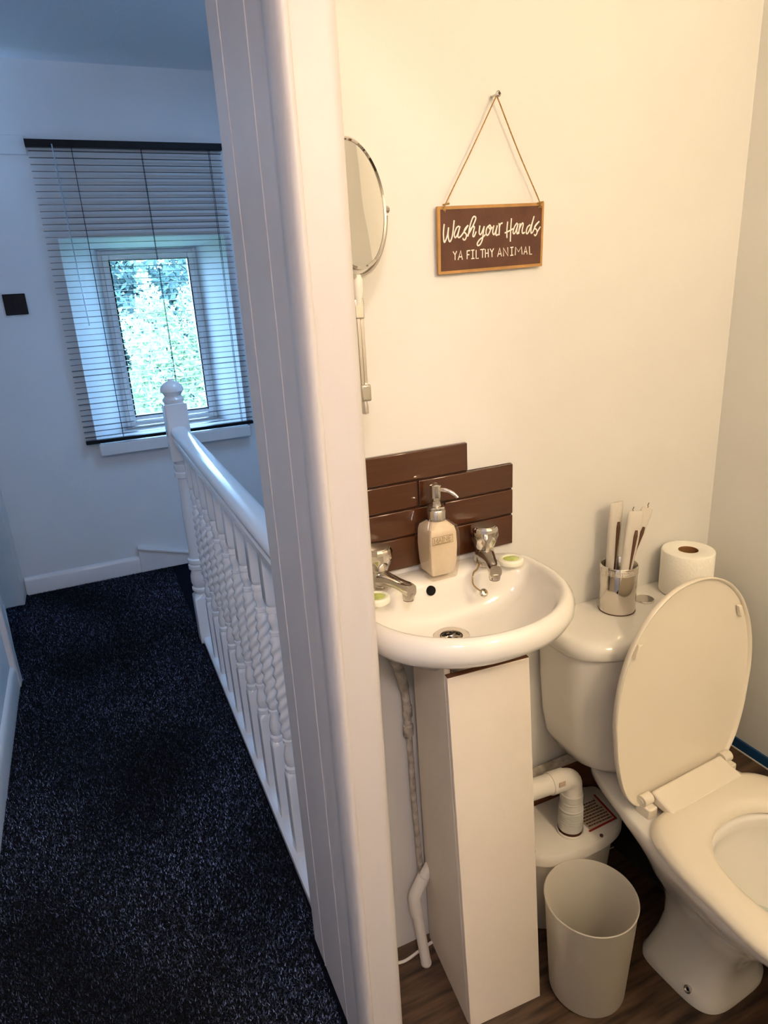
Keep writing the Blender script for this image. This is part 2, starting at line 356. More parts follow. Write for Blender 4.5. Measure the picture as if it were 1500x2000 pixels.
# carpet pile
def pile(n):
    # more tufts close to the viewer, none in the parts nobody sees
    y = 0.75 + 3.15*RNG.random(n)**1.7; x = -0.62 + 0.92*RNG.random(n)
    keep = (x > -0.475 - np.clip(y-2.9, 0, 1)*0.135) & (x < np.where(y < 1.23, 0.262, 0.288)) & ~((y > 2.85) & (y < 2.95) & (x > 0.275)) & ~((y>3.75)&(x<-0.485)) & (y < 3.88)
    x, y = x[keep], y[keep]; n = len(x)
    ang = RNG.random(n)*2*PI; ln = 0.004 + 0.006*RNG.random(n); wd = 0.0008 + 0.0010*RNG.random(n)
    h = 0.003 + 0.006*RNG.random(n)
    V = np.zeros((n, 3, 3), np.float32)
    ca, sa = np.cos(ang), np.sin(ang)
    V[:,0] = np.stack([x - sa*wd, y + ca*wd, np.zeros(n)], 1); V[:,1] = np.stack([x + sa*wd, y - ca*wd, np.zeros(n)], 1)
    V[:,2] = np.stack([x + ca*ln*0.6, y + sa*ln*0.6, h], 1)
    patch = 0.5 + 0.28*np.sin(x*9.1+1.3*np.sin(y*5.3)) + 0.28*np.sin(y*7.7+1.7*np.sin(x*6.1+2))
    u = RNG.random(n)
    lum = np.where(u < 0.60, 0.005, np.where(u < 0.88, 0.055, 0.27)) * (0.30 + 1.1*np.clip(patch, 0, 1)) * (0.6 + 0.8*RNG.random(n))
    col = np.stack([lum*0.66, lum*0.86, lum*1.50, np.ones(n)], 1).astype(np.float32)
    me = bpy.data.meshes.new('carpet_pile')
    me.vertices.add(n*3); me.loops.add(n*3); me.polygons.add(n)
    me.vertices.foreach_set('co', V.reshape(-1)); me.loops.foreach_set('vertex_index', np.arange(n*3, dtype=np.int32))
    me.polygons.foreach_set('loop_start', np.arange(0, n*3, 3, dtype=np.int32)); me.polygons.foreach_set('loop_total', np.full(n, 3, dtype=np.int32))
    me.update()
    at = me.color_attributes.new('Col', 'FLOAT_COLOR', 'POINT'); at.data.foreach_set('color', np.repeat(col, 3, axis=0).reshape(-1))
    me.materials.append(MATS['carpet_fibre'])
    o = bpy.data.objects.new('carpet_pile', me); COL.objects.link(o)
    o['kind'] = 'stuff'; tag(o, 'dark navy speckled carpet pile covering the landing floor', 'carpet')
pile(420000)

# ------------------------------------------------------------------ window, blind, switch
wf = MB().box(x0,0.215,4.215,4.285,z0,z1).box(0.702,x1,4.215,4.285,z0,z1).box(0.215,0.702,4.215,4.285,1.738,z1).box(0.215,0.702,4.215,4.285,z0,0.808)
win = struct(wf.build('window_1', 'upvc', bevel=0.004), 'white framed landing window')
MB().box(0.215,0.2515,4.200,4.262,0.808,1.738).box(0.670,0.702,4.200,4.262,0.808,1.738).box(0.2515,0.670,4.200,4.262,1.7037,1.738).box(0.2515,0.670,4.200,4.262,0.808,0.8486).build('sash', 'upvc', win, bevel=0.005)
MB().box(0.247,0.675,4.238,4.244,0.844,1.708).build('pane', 'window_glass', win, smooth=0)
MB().box(0.247,0.2535,4.197,4.202,0.843,1.7095).box(0.668,0.6745,4.197,4.202,0.843,1.7095).box(0.2535,0.668,4.197,4.202,1.702,1.7075).box(0.2535,0.668,4.197,4.202,0.8455,0.851).build('gasket', 'black_rubber', win, smooth=0)
MB().box(0.022, 0.836, 3.838, 4.21, 0.712, 0.7755).build('sill', 'gloss_paint', win, bevel=0.006)

BX0, BX1 = -0.040, 0.858
bl = thing('venetian_blind', 'black venetian blind with open slats hanging over the landing window', 'blind', (0.41, 3.86, 0.79))
MB().box(BX0-0.008, BX1+0.008, 3.853, 3.893, 2.198, 2.228).build('headrail', 'black_plastic', bl, bevel=0.002)
MB().box(BX0, BX1, 3.845, 3.880, 0.782, 0.800).build('bottom_rail', 'black_plastic', bl, bevel=0.003)
NS = 48
sz = [0.818 + (2.180-0.818)*k/(NS-1) for k in range(NS)]
ring = []
sl = MB()
pr = [(-0.0125, 0.0), (-0.0065, 0.0016), (0, 0.0022), (0.0065, 0.0016), (0.0125, 0.0)]
ring = [(y, z) for y, z in pr] + [(y, z-0.0006) for y, z in reversed(pr)]
sl.loft([[(BX0, y, z) for y, z in ring], [(BX1, y, z) for y, z in ring]])
s0 = None
for k, z in enumerate(sz):
    if s0 is None:
        s0 = sl.build('slat', 'slat_black', None, smooth=0); so_ = s0
    else:
        so_ = s0.copy(); COL.objects.link(so_)
    so_.parent = bl; so_.location = (-0.41, 3.866-3.86, z-0.79); so_.rotation_euler = (math.radians(random.choice([-1.5, 0.5, 2.0, 4.0])), 0, 0)
    so_['_loc'] = (0, 0, 0)
for xx in (0.150, 0.466, 0.797):
    MB().box(xx-0.0012, xx+0.0012, 3.8500, 3.8522, 0.79, 2.2).box(xx-0.0012, xx+0.0012, 3.8800, 3.8815, 0.79, 2.2).build('ladder_cord', 'cord_black', bl, smooth=0)
MB().tube([(0.067,3.838,2.205),(0.074,3.836,1.80),(0.083,3.836,1.385)], 0.0028, 8).build('tilt_wand', 'wand_clear', bl)

sw_ = thing('light_switch', 'black square light switch plate on the end wall left of the blind', 'switch', (-0.231, 3.90, 1.46))
MB().box(-0.281, -0.181, 3.888, 3.901, 1.458, 1.556).build('plate', 'black_plastic', sw_, bevel=0.003)
MB().box(-0.241, -0.221, 3.884, 3.889, 1.488, 1.526).build('rocker', 'black_plastic', sw_, bevel=0.002)

# ------------------------------------------------------------------ banister
bn = thing('stair_banister', 'white gloss banister with twisted spindles along the stairwell', 'banister', (0.32, 2.0, 0))
def ring_sq(cx, cy, z, s, n=24, e=8.0):
    r = []
    for j in range(n):
        t = 2*PI*(j+0.5)/n; c, q = math.cos(t), math.sin(t)
        r.append((cx+math.copysign(abs(c)**(2/e), c)*s, cy+math.copysign(abs(q)**(2/e), q)*s, z))
    return r
def ring_tw(cx, cy, z, r0, lob, ph, n=24):
    return [(cx+(r0*(1+lob*math.cos(3*(2*PI*(j+.5)/n-ph))))*math.cos(2*PI*(j+.5)/n), cy+(r0*(1+lob*math.cos(3*(2*PI*(j+.5)/n-ph))))*math.sin(2*PI*(j+.5)/n), z) for j in range(n)]
cx, cy = 0.327, 2.895
N = []
for z, s, e in ((0.0,.045,14),(0.215,.045,14),(0.222,.043,6),(0.235,.036,2),(0.245,.038,2),(0.252,.044,2),(0.262,.044,2),(0.268,.037,2),(0.29,.044,2),(0.32,.043,2),(0.345,.036,2),
                (0.35,.036,2),(0.355,.045,2),(0.372,.045,2),(0.377,.038,2),(0.384,.044,2),(0.40,.044,2),(0.405,.036,2),(0.45,.034,2),(0.60,.037,2),(0.72,.033,2),(0.770,.031,2),
                (0.776,.042,2),(0.795,.042,2),(0.800,.035,2),(0.812,.040,2),(0.828,.040,2),(0.832,.034,2),(0.845,.040,3),(0.852,.046,10),(0.86,.046,14),(1.078,.046,14),(1.086,.046,14),
                (1.090,.038,2),(1.096,.042,2),(1.104,.043,2),(1.110,.037,2),(1.118,.033,2),(1.128,.038,2),(1.136,.046,2),(1.146,.046,2),(1.158,.040,2),(1.168,.030,2),(1.174,.018,2),(1.178,.010,2),(1.186,.010,2)):
    N.append(ring_sq(cx, cy, z, s, 32, e))
MB().loft(N).build('newel_post', 'white_wood', bn, smooth=40)
hp = [(-0.033,0.935),(-0.033,0.950),(-0.027,0.954),(-0.029,0.962),(-0.035,0.968),(-0.036,0.978),(-0.030,0.987),(-0.016,0.993),(0,0.995),(0.016,0.993),(0.030,0.987),(0.036,0.978),(0.035,0.968),(0.029,0.962),(0.027,0.954),(0.033,0.950),(0.033,0.935)]
MB().loft([[(0.327+u, y, z) for u, z in hp] for y in (1.222, 2.852)]).build('handrail', 'white_wood', bn, smooth=40)
bp_ = [(-0.034,0),(-0.034,0.020),(-0.028,0.026),(-0.022,0.028),(0.022,0.028),(0.028,0.026),(0.034,0.020),(0.034,0)]
MB().loft([[(0.327+u, y, z) for u, z in bp_] for y in (1.222, 2.85)]).build('base_rail', 'white_wood', bn, smooth=40)
B = []
S = 0.0205
def rb(z, s, e): B.append(ring_sq(0, 0, z, s, 24, e))
for z, s, e in ((0.026,S,14),(0.272,S,14),(0.280,.0195,5),(0.286,.016,2),(0.291,.0205,2),(0.302,.0205,2),(0.307,.015,2),(0.318,.0185,2),(0.335,.0195,2),(0.352,.0165,2),(0.368,.0125,2),(0.376,.0125,2),(0.379,.0170,2),(0.388,.0170,2),(0.391,.013,2)): rb(z, s, e)
z = 0.395
while z < 0.690:
    g = min(1, (z-0.395)/0.02, (0.692-z)/0.02)
    B.append(ring_tw(0, 0, z, 0.0160+0.0030*g, 0.15*max(g, 0), 2*PI*(z/0.100), 24)); z += 0.0055
for z, s, e in ((0.694,.013,2),(0.697,.0170,2),(0.706,.0170,2),(0.709,.0125,2),(0.718,.0125,2),(0.730,.0165,2),(0.742,.0190,2),(0.752,.0170,2),(0.757,.014,2),(0.760,.0200,2),(0.770,.0205,2),(0.776,.016,2),(0.784,.0195,5),(0.792,S,14),(0.94,S,14)): rb(z, s, e)
b0 = MB().loft(B).build('baluster', 'white_wood', None, smooth=40)
for k in range(10):
    o = b0 if k == 0 else b0.copy()
    if k: COL.objects.link(o)
    o.parent = bn; o.location = (0.327-0.32, 2.665-0.1475*k-2.0, 0)

# ------------------------------------------------------------------ tiles above the basin
tsp = thing('tile_splashback', 'small brown glazed tile splashback on the wall behind the basin', 'splashback', (0.56, WY, 0.98))
rows = [(1.148,1.2045,[(0.36,0.436),(0.438,0.653)]), (1.0945,1.1465,[(0.36,0.5425),(0.5445,0.758)]), (1.040,1.093,[(0.36,0.384),(0.386,0.598),(0.600,0.758)]), (0.974,1.0385,[(0.36,0.5425),(0.5445,0.758)])]
for zb, zt, xs in rows:
    for a_, b_ in xs:
        MB().box(a_+.0006, b_-.0006, 1.0995, 1.1105, zb+.0006, zt-.0006).build('tile', 'tile_glaze', tsp, bevel=0.0022, bseg=2)
MB().box(0.36, 0.652, 1.1045, 1.1105, 1.146, 1.2035).box(0.36, 0.757, 1.1045, 1.1105, 0.974, 1.146).build('grout', 'grout', tsp, smooth=0)

# ------------------------------------------------------------------ sign
SY = 1.098
sg = thing('hanging_sign', 'dark brown wooden sign with white lettering hung by twine from a screw', 'sign', (0.717, SY, 1.51))
def q2(x, y, Y=SY):     # sign-drawing units (traced lettering) to a point on the sign's face
    px, py = 850 + x/6.818, 395 + y/6.818
    d = _r*((px-750)/FPX) - _u*((py-1000)/FPX) + _f
    return CAM + d*(Y/d.y)
TL, TR, BRc, BLc = q2(30,55), q2(1455,2), q2(1425,850), q2(45,968)
def sign_plate(inset, y0, y1):
    c = (TL+TR+BRc+BLc)/4
    P = []
    for p in (BLc, BRc, TR, TL):
        d = p-c; P.append((c.x + d.x - math.copysign(inset, d.x), c.z + d.z - math.copysign(inset, d.z)))
    return MB().hexa([(p[0], y0, p[1]) for p in P], [(p[0], y1, p[1]) for p in P])
sign_plate(0.0, SY, SY+0.006).build('board', 'sign_wood', sg, bevel=0.0006)
sign_plate(0.0052, SY-0.0006, SY+0.0004).build('face_panel', 'sign_face', sg, smooth=0)
SCR = [[(120,290),(110,400),(113,490),(122,533),(140,505),(165,430),(178,335)], [(178,335),(171,430),(184,510),(203,518),(232,430),(252,240)],
 [(318,318),(285,340),(255,420),(258,460),(275,468),(305,410),(330,320)], [(330,320),(310,400),(302,455),(318,470),(345,450)],
 [(345,450),(400,370),(438,306)], [(438,306),(400,350),(385,395),(410,420),(415,460),(395,500),(374,495),(370,475)],
 [(415,460),(470,380),(530,250),(540,203),(515,190),(490,230),(460,330),(437,457)], [(440,430),(470,360),(500,328),(522,330),(510,390),(502,450),(520,452),(545,390)],
 [(595,310),(585,400),(597,430),(617,412),(650,330)], [(652,318),(637,430),(627,500),(600,560),(570,577),(560,550),(590,500),(640,460),(668,430)],
 [(722,308),(690,340),(676,400),(690,440),(715,420),(740,350),(730,305),(712,328),(735,360),(762,330)],
 [(782,308),(766,390),(776,430),(796,410),(826,320)], [(826,308),(809,400),(813,440),(838,428)],
 [(850,278),(855,350),(850,440)], [(852,350),(868,292),(897,275)],
 [(965,258),(955,370),(955,475)], [(1016,213),(1006,350),(1000,525)], [(925,410),(970,390),(1040,352)],
 [(1092,275),(1060,320),(1037,390),(1047,420),(1070,390),(1105,285)], [(1105,285),(1087,370),(1092,420),(1112,400)],
 [(1132,280),(1117,370),(1112,420)], [(1115,370),(1145,300),(1165,277),(1172,300),(1157,380),(1167,415),(1192,400)],
 [(1265,300),(1230,330),(1212,390),(1222,420),(1247,390),(1290,280),(1317,185),(1302,240),(1277,350),(1277,410),(1297,400)],
 [(1297,400),(1340,310),(1385,255)], [(1385,255),(1340,300),(1322,345),(1350,365),(1355,410),(1332,445),(1318,425)], [(1355,402),(1400,325)]]
CAPS = [[(237,655),(265,700)], [(287,650),(265,700),(265,770)], [(305,768),(340,645),(362,765)], [(315,730),(355,725)],
 [(425,645),(425,758)], [(425,648),(465,643)], [(425,700),(455,697)], [(500,637),(500,750)], [(480,640),(520,635)], [(480,752),(522,747)],
 [(545,635),(545,750),(578,745)], [(630,627),(630,740)], [(600,632),(655,624)], [(668,625),(668,738)], [(705,622),(708,732)], [(668,680),(706,677)],
 [(730,618),(755,665)], [(778,615),(755,665),(757,730)], [(830,725),(860,610),(883,720)], [(842,690),(880,685)],
 [(910,720),(907,608),(970,715),(965,600)], [(1020,600),(1020,705)], [(1000,603),(1040,598)], [(1000,710),(1040,703)],
 [(1065,705),(1072,597),(1110,660),(1148,590),(1158,695)], [(1180,695),(1205,590),(1225,693)], [(1190,660),(1222,657)], [(1253,585),(1258,693),(1287,690)]]
def lettering(strokes, r, name, smooth_path):
    b = MB()
    for s_ in strokes:
        P = [q2(x, y, SY-0.0008) for x, y in s_]
        if smooth_path and len(P) > 2: P = catmull(P, 5)
        b.tube(P, r, 8, flat=(1, 0.35))
    return b.build(name, 'sign_paint', sg)
lettering(SCR, 0.00125, 'script_lettering', True)
lettering(CAPS, 0.0009, 'capital_lettering', False)
pS = Vector((0.716, 1.094, 1.788)); pA = q2(128, 130); pB = q2(1375, 85)
def twine(p, name):
    top = q2(128, 30) if p is pA else q2(1385, 5)
    path = catmull([pS+Vector((0,0,0.001)), (pS+top)/2 + Vector((0,0,-0.002)), top + Vector((0,-0.002,0)), p + Vector((0,-0.002,0.003)), p + Vector((0,0.001,0))], 8)
    MB().tube(path, 0.0011, 8).build(name, 'twine', sg)
    k = top + Vector((0, -0.002, -0.001))
    MB().tube([k+Vector((-0.005,0,0.0)), k+Vector((0,-0.001,0.001)), k+Vector((0.007,-0.001,0.002))], 0.0015, 6).build('knot', 'twine', sg)
twine(pA, 'twine'); twine(pB, 'twine')
RX = Matrix.Rotation(PI/2, 4, 'X')     # local +z -> -y
scw = thing('wall_screw', 'small silver screw in the wall holding up the twine', 'screw', (0.716, WY, 1.790))
MB().lathe([(0.0020,0),(0.0020,0.020),(0.0048,0.0225),(0.0048,0.024),(0.0030,0.0255),(0.001,0.026)], (0.716, 1.112, 1.790), 16, RX).build('head', 'satin_chrome', scw)
MB().box(0.7135,0.7185,1.0852,1.0860,1.7893,1.7907).box(0.7153,0.7167,1.0852,1.0860,1.7875,1.7925).build('cross_slot', 'dark_print', scw, smooth=0)

# ------------------------------------------------------------------ shaving mirror
mc = Vector((0.405, 1.0, 1.612))
mir = thing('shaving_mirror', 'round chrome swivel mirror on a folding arm, half hidden by the door frame', 'mirror', (0.405, 1.1, 1.31))
MA = math.radians(36)
nrm = Vector((math.sin(MA), -math.cos(MA), 0.05)).normalized(); rgt = Vector((math.cos(MA), math.sin(MA), 0)); upv = rgt.cross(-nrm).normalized()
if upv.z < 0: upv = -upv
MM = Matrix.Identity(4)
for i in range(3): MM[i][0] = rgt[i]; MM[i][1] = upv[i]; MM[i][2] = nrm[i]
R0 = 0.0905
MB().lathe([(R0-0.006,-0.008),(R0-0.001,-0.006),(R0,0),(R0-0.001,0.006),(R0-0.004,0.008),(R0-0.006,0.0055)], mc, 64, MM, True, False).build('rim', 'chrome', mir)
MB().lathe([(R0-0.0055,0.0052),(0.03,0.0058),(0.002,0.006)], mc, 64, MM, False, True).build('glass', 'mirror_glass', mir)
yk = []
for k in range(33):
    t = -0.03*PI - PI*0.94*k/32
    yk.append(mc + rgt*((R0+0.0075)*math.cos(t)) + Vector((0,0,1))*((R0+0.0085)*math.sin(t)) )
MB().tube(yk, 0.0042, 8).build('yoke', 'satin_chrome', mir)
for s_ in (1, -1):
    MB().tube([mc+rgt*(s_*(R0-0.002)), mc+rgt*(s_*(R0+0.012))], 0.006, 10).build('pivot', 'satin_chrome', mir)
MB().lathe([(0.001,0.012),(0.006,0.011),(0.0085,0.004),(0.0085,-0.012),(0.006,-0.022),(0.006,-0.034),(0.001,-0.034)], (0.405,1.0,1.505), 16).build('knob', 'pipe_plastic', mir)
MB().box(0.397,0.413,0.996,1.006,1.452,1.482).build('joint', 'satin_chrome', mir, bevel=0.002)
for dx, dy in ((-0.004,0.0),(0.004,0.006)):
    MB().box(0.404+dx,0.410+dx,0.997+dy,1.001+dy,1.325,1.456).build('arm', 'satin_chrome', mir, bevel=0.001)
MB().box(0.398,0.416,0.994,1.012,1.325,1.352).build('joint', 'satin_chrome', mir, bevel=0.003)
MB().lathe([(0.001,-0.008),(0.006,-0.006),(0.006,0.004),(0.004,0.018),(0.001,0.018)], (0.405,1.0,1.312), 14).build('end_cap', 'chrome', mir)
MB().tube([(0.407,1.008,1.338),(0.407,1.10,1.338)], 0.006, 10).build('arm', 'satin_chrome', mir)
MB().box(0.392,0.422,1.098,1.111,1.29,1.385).build('wall_plate', 'satin_chrome', mir, bevel=0.003)

# ------------------------------------------------------------------ washbasin
SX = 0.562
bs_ = thing('wash_basin', 'white ceramic wash basin fixed to the bathroom wall', 'basin', (SX, WY, 0.80))
def brow(z, a, yf, yb, nf=2.15, nb=4.0, cyy=1.0, cxx=SX):
    return sellipse(cxx, cyy, z, a, cyy-yf, yb-cyy, nf, nb, 72)
rings = [brow(0.820,.05,.955,1.05), brow(0.826,.080,.930,1.07), brow(0.846,.118,.905,1.09), brow(0.870,.150,.878,1.105), brow(0.890,.175,.845,1.108), brow(0.904,.194,.818,1.108),
         brow(0.917,.2055,.800,1.108), brow(0.931,.2110,.792,1.108), brow(0.944,.2110,.791,1.108), brow(0.955,.2075,.794,1.108), brow(0.962,.2015,.7995,1.106), brow(0.9645,.196,.805,1.102),
         brow(0.9635,.190,.811,1.075), brow(0.957,.1840,.8175,1.058), brow(0.944,.1790,.824,1.052,2.15,3.2), brow(0.925,.172,.834,1.049,2.15,3.0), brow(0.905,.158,.852,1.046,2.15,2.8), brow(0.888,.136,.880,1.040,2.1,2.5),
         brow(0.876,.103,.915,1.032,2.0,2.2), brow(0.870,.065,.950,1.022,2.0,2.0), brow(0.867,.034,.966,1.014,2,2,.99,.546), brow(0.845,.030,.968,1.012,2,2,.99,.546)]
MB().loft(rings).build('bowl', 'ceramic', bs_, smooth=60)
dr = (0.546, 0.99, 0)
MB().lathe([(0.0345,0.8655),(0.035,0.8690),(0.031,0.8712),(0.0215,0.8695),(0.0205,0.866),(0.0205,0.857)], dr, 36, None, False, False).build('waste_ring', 'chrome', bs_)
wg = MB().lathe([(0.0205,0.857),(0.001,0.858)], dr, 24, None, False, True).build('waste_grid', 'satin_chrome', bs_)
for k in range(6):
    t = 2*PI*k/6+0.3
    MB().lathe([(0.0042,0.8572),(0.0042,0.8588)], (dr[0]+0.013*math.cos(t), dr[1]+0.013*math.sin(t), 0), 12).build('drain_hole', 'black_rubber', wg)
MB().lathe([(0.0042,0.8572),(0.0042,0.8592)], dr, 12).build('drain_hole', 'black_rubber', wg)
# overflow hole on the back slope of the bowl
ovm = Matrix.Rotation(math.radians(80), 4, 'X')
ov = MB().lathe([(0.0095,-0.003),(0.0095,0.0012)], (0.537, 1.0492, 0.940), 24, ovm).build('overflow_hole', 'black_rubber', bs_)

def tap(base, yaw, label):
    t = thing('basin_tap', label, 'tap', (base[0], base[1], base[2]), 'chrome basin taps')
    R = Matrix.Rotation(yaw, 4, 'Z'); bx = Vector(base)
    W = lambda x, y, z: tuple(bx + R @ Vector((x, y, z)))
    MB().lathe([(0.023,0),(0.0235,0.004),(0.0210,0.010),(0.0195,0.020),(0.0190,0.026),(0.0160,0.032),(0.0130,0.036)], base, 28).build('body', 'chrome', t)
    rings = []
    for d, hw, zc, hh in ((0.0,0.0175,0.018,0.0140),(0.018,0.0172,0.0195,0.0135),(0.034,0.0140,0.0225,0.0105),(0.052,0.0118,0.0235,0.0085),(0.068,0.0120,0.0225,0.0095),(0.080,0.0126,0.0205,0.0120),(0.0895,0.0115,0.0190,0.0120)):
        ring = []
        for j in range(20):
            a = 2*PI*j/20; c, q = math.cos(a), math.sin(a)
            ring.append(W(math.copysign(abs(c)**.75, c)*hw, -d, zc+math.copysign(abs(q)**.75, q)*hh))
        rings.append(ring)
    MB().loft(rings).build('spout', 'chrome', t, smooth=50)
    nz = W(0, -0.080, 0)
    MB().lathe([(0.0100,-0.002),(0.0112,0.000),(0.0112,0.010)], (nz[0], nz[1], base[2]+0.003), 20).build('nozzle', 'chrome', t)
    MB().lathe([(0.0098,-0.0035),(0.0098,-0.0018)], (nz[0], nz[1], base[2]+0.003), 20).build('aerator', 'dark_print', t)
    # faceted head: narrow foot, flared triangular facets, flat disc on top
    n = 16; P = []
    for z, r, ph, amp in ((0.033,.0165,0,0),(0.038,.0185,0,.03),(0.050,.0230,0.5,.08),(0.061,.0262,0,.07),(0.071,.0275,0.5,.03),(0.0765,.0265,0,.0),(0.0795,.0245,0,0)):
        P.append([(base[0]+r*(1+amp*(1 if (j % 2 == 0) == (ph == 0) else -1))*math.cos(2*PI*j/n), base[1]+r*(1+amp*(1 if (j % 2 == 0) == (ph == 0) else -1))*math.sin(2*PI*j/n), base[2]+z) for j in range(n)])
    h = MB().loft(P).build('handle', 'chrome', t, smooth=12)
    MB().lathe([(0.0215,0.0790),(0.0210,0.0808),(0.0190,0.0812),(0.001,0.0810)], base, 28).build('top_disc', 'satin_chrome', h)
    return t
ZD = 0.9625
tap((0.668, 1.066, ZD), -0.33, 'chrome basin tap right of the soap dispenser')
tap((0.440, 1.072, ZD), 0.30, 'chrome basin tap left of the soap dispenser beside the door frame')
# plug chain with its stopper end
pc = thing('plug_chain', 'short ball chain hanging from the right tap into the basin', 'chain', (0.633, 1.05, 0.95))
cp = catmull([(0.645,1.050,0.970),(0.634,1.040,0.966),(0.622,1.034,0.9625),(0.6145,1.024,0.9475),(0.619,1.018,0.938),(0.624,1.010,0.934)], 6)
for k, p in enumerate(cp[::1]):
    MB().lathe([(0.0004,-0.0018),(0.0016,-0.001),(0.0018,0),(0.0016,0.001),(0.0004,0.0018)], p, 8).build('chain_bead', 'copper_gold', pc)
MB().lathe([(0.001,0.006),(0.006,0.005),(0.0085,0.001),(0.0085,-0.003),(0.004,-0.005),(0.001,-0.005)], (0.627,1.005,0.932), 16, Matrix.Rotation(0.9, 4, 'X')).build('stay', 'satin_chrome', pc)
MB().tube([(0.627,1.004,0.936),(0.627,0.998,0.938),(0.629,0.997,0.934)], 0.0016, 8).build('hook', 'copper_gold', pc)
def tablet(c, label):
    t = thing('soap_disc', label, 'soap disc', c, 'gel discs on the basin')
    MB().lathe([(0.021,0),(0.0245,0.002),(0.0255,0.006),(0.0245,0.010),(0.021,0.0125),(0.0165,0.0122),(0.0155,0.0105)], c, 36).build('shell', 'tablet_shell', t)
    MB().lathe([(0.0158,0.0106),(0.010,0.0118),(0.001,0.0122)], c, 30, None, False).build('gel_centre', 'tablet_gel', t)
tablet((0.712, 1.040, 0.9605), 'white and green gel disc beside the right tap on the basin rim')
tablet((0.412, 1.020, 0.9600), 'white and green gel disc by the left tap, cut off by the door frame')

# soap dispenser
sd = thing('soap_dispenser', 'square clear soap dispenser with chrome pump and cream liquid on the basin', 'dispenser', (0.565, 1.081, 0.9625))
def sqr(cx, cy, z, s, e=14, n=40): return ring_sq(cx, cy, z, s, n, e)
bc = (0.562, 1.0655)
zb = 0.9625
MB().loft([sqr(*bc, zb, .0265), sqr(*bc, zb+.004, .0285), sqr(*bc, zb+.03, .0318), sqr(*bc, zb+.065, .0332), sqr(*bc, zb+.092, .0326), sqr(*bc, zb+.104, .0305), sqr(*bc, zb+.107, .0275, 7), sqr(*bc, zb+.119, .0150, 2.3)], True, True).build('bottle', 'bottle_acrylic', sd, smooth=30)
MB().loft([sqr(*bc, zb+.009, .0235), sqr(*bc, zb+.011, .0250), sqr(*bc, zb+.03, .0275), sqr(*bc, zb+.065, .0290), sqr(*bc, zb+.092, .0280), sqr(*bc, zb+.102, .0255), sqr(*bc, zb+.113, .015, 2.3)]).build('liquid_soap', 'soap_liquid', sd, smooth=30)
pm = MB().lathe([(.0180,zb+.114),(.0180,zb+.132),(.0168,zb+.134),(.0170,zb+.1355),(.0170,zb+.138),(.0145,zb+.140),(.0100,zb+.1405),(.0088,zb+.145),(.0088,zb+.150)], (*bc, 0), 32).build('pump_collar', 'chrome', sd)
MB().lathe([(.0075,zb+.149),(.0090,zb+.152),(.0098,zb+.160),(.0098,zb+.178),(.0108,zb+.179),(.0108,zb+.181),(.006,zb+.183),(.001,zb+.1833)], (*bc, 0), 28).build('pump_head', 'chrome', sd)
MB().tube(catmull([(.567,1.060,zb+.172),(.578,1.050,zb+.171),(.588,1.041,zb+.164),(.5925,1.037,zb+.158)], 6), [.0042]*6+[.0036]*6+[.0030]*7, 12).build('pump_spout', 'chrome', sd)
lb = MB(); LY = bc[1]-0.0337
def lp(u, v): return (0.5350+0.0425*u, LY, 1.0385+0.0150*v)
for a_, b_ in (((0,0),(1,0)),((0,1),(1,1)),((0,0),(0,1)),((1,0),(1,1))): lb.tube([lp(*a_), lp(*b_)], 0.00035, 6)
for s_ in ([(.08,.25),(.08,.85),(.16,.35),(.24,.85),(.24,.25)], [(.29,.25),(.36,.85),(.43,.25)], [(.32,.48),(.40,.48)], [(.50,.25),(.50,.85)], [(.57,.25),(.57,.85),(.72,.25),(.72,.85)],
           [(.93,.85),(.79,.85),(.79,.25),(.93,.25)], [(.79,.55),(.89,.55)], [(.05,.25),(.11,.25)], [(.21,.25),(.28,.25)], [(.47,.25),(.53,.25)], [(.47,.85),(.53,.85)], [(.12,.10),(.88,.10)]):
    lb.tube([lp(*p) for p in s_], 0.00042, 6)
lo = lb.build('label_lettering', 'gold_ink', sd)

# ------------------------------------------------------------------ boxing under the basin
bxx = thing('pedestal_boxing', 'cream painted open topped pipe boxing standing under the basin', 'boxing', (0.59, 0.98, 0))
def panel(b4, t4, name, m='box_paint', par=bxx): return MB().hexa(b4, t4).build(name, m, par, bevel=0.0012)
fb = [(0.504,0.874),(0.676,0.866)]; ft = [(0.473,0.876),(0.6365,0.871)]
T = 0.012
fp = panel([(0.504,0.874,0),(0.676,0.866,0),(0.677,0.878,0),(0.505,0.886,0)], [(0.473,0.876,0.862),(0.6365,0.871,0.858),(0.6375,0.883,0.858),(0.474,0.888,0.862)], 'front_panel')
lp_ = panel([(0.5045,0.8865,0),(0.5165,0.8865,0),(0.537,1.10,0),(0.525,1.10,0)], [(0.4735,0.8885,0.875),(0.4855,0.8885,0.875),(0.503,1.05,0.828),(0.491,1.05,0.828)], 'side_panel')
rp_ = panel([(0.6645,0.879,0),(0.6765,0.879,0),(0.690,1.10,0),(0.678,1.10,0)], [(0.625,0.8845,0.866),(0.637,0.8845,0.866),(0.655,1.05,0.828),(0.643,1.05,0.828)], 'side_panel')
